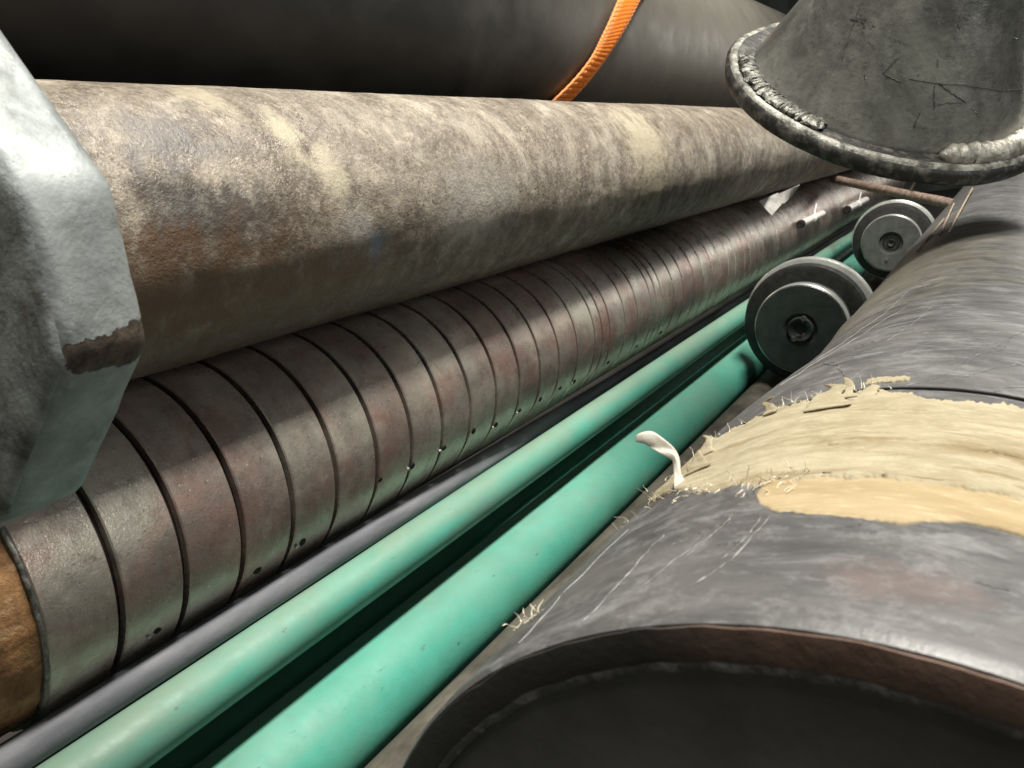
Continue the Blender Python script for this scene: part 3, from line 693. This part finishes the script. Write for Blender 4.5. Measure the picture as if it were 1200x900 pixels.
# gouges and scars in the paint of the tapered wall
def conep(h, a, e=0.0):
    a = math.radians(a); q = R2 - TP * h + e + wob_f(TH + h, PI / 2 - a, 1)
    return Vector((q * math.sin(a) * U, (TH + h) * U, q * math.cos(a) * U))
def scar(pts_, w_, mat, seed):
    bm = bmesh.new(); prev = None; n = 14 * (len(pts_) - 1)
    for i in range(n + 1):
        t = i / n * (len(pts_) - 1); k = min(int(t), len(pts_) - 2); q = t - k
        h = pts_[k][0] + (pts_[k + 1][0] - pts_[k][0]) * q; a = pts_[k][1] + (pts_[k + 1][1] - pts_[k][1]) * q
        e = .65 * w_ * (.3 + 1.1 * abs(noise.noise(Vector((i * .4, seed, 2))))) * min(1, (i + .4) / 3, (n - i + .4) / 3)
        a += .8 * noise.noise(Vector((i * .5, seed, 7))); h += .012 * noise.noise(Vector((i * .5, seed, 11)))
        v = abs(pts_[-1][1] - pts_[0][1]) > 22 * abs(pts_[-1][0] - pts_[0][0]) 
        da, dh = (0, e) if v else (e * 30, 0)
        cur = [bm.verts.new(conep(h - dh, a - da, -.002)), bm.verts.new(conep(h, a, .008)), bm.verts.new(conep(h + dh, a + da, -.002))]
        if prev: bm.faces.new((prev[0], prev[1], cur[1], cur[0])); bm.faces.new((prev[1], prev[2], cur[2], cur[1]))
        prev = cur
    link('gouge', finish(bm, 'gouge', 60), mat, fl)
SCD = simple('gouged_dark_paint', (.035, .035, .032), (.085, .085, .078), 60, (.5, .7)).m
scar([(1.364, 100.9), (1.081, 104.3), (.68, 109.6)], .022, SCD, 1)
scar([(.80, 152.5), (.70, 160), (.61, 167.4)], .030, SCD, 2); scar([(.78, 151), (.66, 152), (.51, 154)], .022, SCD, 3); scar([(.61, 166), (.60, 158), (.57, 155)], .016, SCD, 12)
scar([(1.0, 132.1), (.88, 130), (.78, 128.2)], .016, SCD, 4); scar([(.78, 128.2), (.76, 132), (.74, 137)], .014, SCD, 5)
scar([(.80, 139.5), (.80, 152), (.81, 164.6), (.70, 190), (.61, 209)], .006, SCD, 6)
scar([(1.46, 153), (1.42, 154.5)], .03, SCD, 7); scar([(.70, 121), (.66, 122.5)], .03, SCD, 8); scar([(.47, 149), (.36, 148), (.27, 148)], .012, SCD, 9)
scar([(1.28, 192), (1.24, 198)], .012, SCR, 10); scar([(.55, 171), (.42, 176)], .010, SCR, 11)

# ------------------------------------------------------------------ galvanised block at the left
y0, y1 = 1.5, 1.8525
oct_ = [(-1.809, .157), (-1.815, -.235), (-1.90, -.44), (-2.276, -.644), (-2.62, -.76), (-2.875, -.838), (-3.3, -.72), (-3.62, -.30), (-3.62, .35), (-3.25, .95), (-2.75, 1.25), (-2.42, 1.03)]
oct_ = [(-1.809, .157), (-1.815, -.235), (-2.276, -.644), (-2.875, -.838), (-3.35, -.66), (-3.66, -.22), (-3.66, .55), (-3.2, 1.25), (-2.62, 1.318)]
cx_, cz_ = -2.72, .2
bk = thing('steel_block', 'chunky galvanised steel block with chipped flat sides at the left edge', 'block', P(cx_ * y0, y0, cz_ * y0))
def blockmesh():
    bm = bmesh.new()
    fr = [bm.verts.new(((x - cx_) * y0 * U, 0, (z - cz_) * y0 * U)) for x, z in oct_]
    bk_ = [bm.verts.new(((x - cx_) * y0 * U, (y1 - y0) * U, (z - cz_) * y0 * U)) for x, z in oct_]
    n = len(oct_)
    ff = bm.faces.new(fr); bm.faces.new(bk_[::-1]); side = []
    for k in range(n): side.append(bm.faces.new((fr[k], bk_[k], bk_[(k + 1) % n], fr[(k + 1) % n])))
    bmesh.ops.bevel(bm, geom=list(bm.edges), offset=.0065, segments=4, profile=.5, affect='EDGES')
    bmesh.ops.triangulate(bm, faces=[f_ for f_ in bm.faces if len(f_.verts) > 4])
    bmesh.ops.subdivide_edges(bm, edges=[e for e in bm.edges if e.calc_length() > .006], cuts=6, use_grid_fill=True)
    bmesh.ops.recalc_face_normals(bm, faces=bm.faces)
    for v in bm.verts:
        v.co += v.co.normalized() * .0007 * noise.noise(v.co * 90)
    return bm
bm = blockmesh()
me = finish(bm, 'block_body', 35); me.materials.append(GALV); me.materials.append(GALVD)
for p in me.polygons:
    if p.normal.y < -.6 : p.material_index = 1
link('block_body', me, None, bk)

# ------------------------------------------------------------------ small things
def bar(name, a, b, rad, mat, lab, cat, group=None, seg=14):
    a, b = P(*a), P(*b)
    o = link(name, tube(name, [(b - a) * (k / 12) for k in range(13)], rad * U, seg, .12), mat, None, a)
    return tag(o, lab, cat, group)
bar('metal_rod', (-4.6, 25.8, -.92), (-1.21, 20.2, -1.56), .115, ROD, 'short rusty rod lying across the gap under the flange', 'rod')
bar('wire_twist', (-2.25, 21.9, -1.30), (-2.05, 21.6, -1.0), .025, ROD, 'bent wire end sticking up from the rusty rod', 'wire')
def pin(y, a, ln, rr, lab):
    ar = math.radians(a); x = SX + (1 + rr) * math.cos(ar); z = SZ + (1 + rr) * math.sin(ar)
    t = thing('tube_stub', lab, 'stub', P(x, y, z), 'short pale stubs on the slotted pipe')
    link('sleeve', lathe('sleeve', [(.0, rr * .75), (0, rr), (ln * .45, rr), (ln * .46, rr * .5), (ln * .56, rr * .5), (ln * .57, rr), (ln, rr), (ln, .01)], 20, None, False, False, 35), PIN, t)
    link('bore', lathe('bore', [(-.02, .004), (-.03, rr * .8), (0.0, rr * 1.02), (.15, rr * 1.04)], 20), HOLE, t)
    link('clip', tube('clip', [Vector((0, ln * .6 * U, 0)), Vector((-.02 * U, ln * .7 * U, .15 * U)), Vector((.0, ln * .75 * U, .32 * U))], .0022, 8), PIN, t)
pin(20.9, 8.1, 2.7, .095, 'brighter pale tube stub lying on the slotted pipe, nearer of two')
pin(27.2, -3.2, 3.8, .11, 'dull tube stub on the slotted pipe close to the farther roller')
# dirty tag hanging from the dusty pipe
tg = thing('paper_tag', 'dirty white tag folded in two, hanging under the dusty pipe', 'tag', P(-4.45, 17.6, -.8))
def quad(name, pts4, mat):
    bm = bmesh.new(); n = 5
    a, b, c_, d_ = [Vector(p) * U for p in pts4]; g_ = []
    for i in range(n + 1):
        g_.append([bm.verts.new((a.lerp(b, j / n)).lerp(d_.lerp(c_, j / n), i / n) + Vector((0, .0004 * math.sin(i * 1.3 + j), 0))) for j in range(n + 1)])
    for i in range(n):
        for j in range(n): bm.faces.new((g_[i][j], g_[i][j + 1], g_[i + 1][j + 1], g_[i + 1][j]))
    o = link(name, finish(bm, name), mat, tg); md = o.modifiers.new('t', 'SOLIDIFY'); md.thickness = .001
# pieces drawn in the x-z plane at about y = 17.6 .. 20
def tq(px, py, dy=0.0):
    # drawn on the plane 1.76 m down the pipe
    k = 17.6 + dy
    return (k * (-.2604 + .00098 * (px - 892)) + 4.45, dy, k * (-.0496 - .000113 * (px - 892) - .00098 * (py - 235)) + .8)
quad('lower_piece', [tq(889, 236), tq(912, 226, .3), tq(919, 236, .3), tq(903, 253)], TAGM)
quad('upper_piece', [tq(913, 227, .3), tq(938, 217, 1.0), tq(929, 229, 1.0), tq(918, 239, .3)], TAGM)
# dry splinters along the far edge of the wide pipe
for k, (a, b) in enumerate((((-1.06, 11, -1.36), (-1.0, 14.3, -1.31)), ((-.77, 11.7, -1.24), (-.81, 19.0, -1.18)), ((-.88, 11.9, -1.28), (-1.02, 17, -1.29)))):
    bar('wood_splinter', a, b, .014, STRAW, ('long dry splinter on the far shoulder of the wide pipe, left of three',
        'longest dry splinter reaching up towards the flange rim', 'short dry splinter lying between two longer ones')[k], 'splinter', 'splinters on the wide pipe', 6)
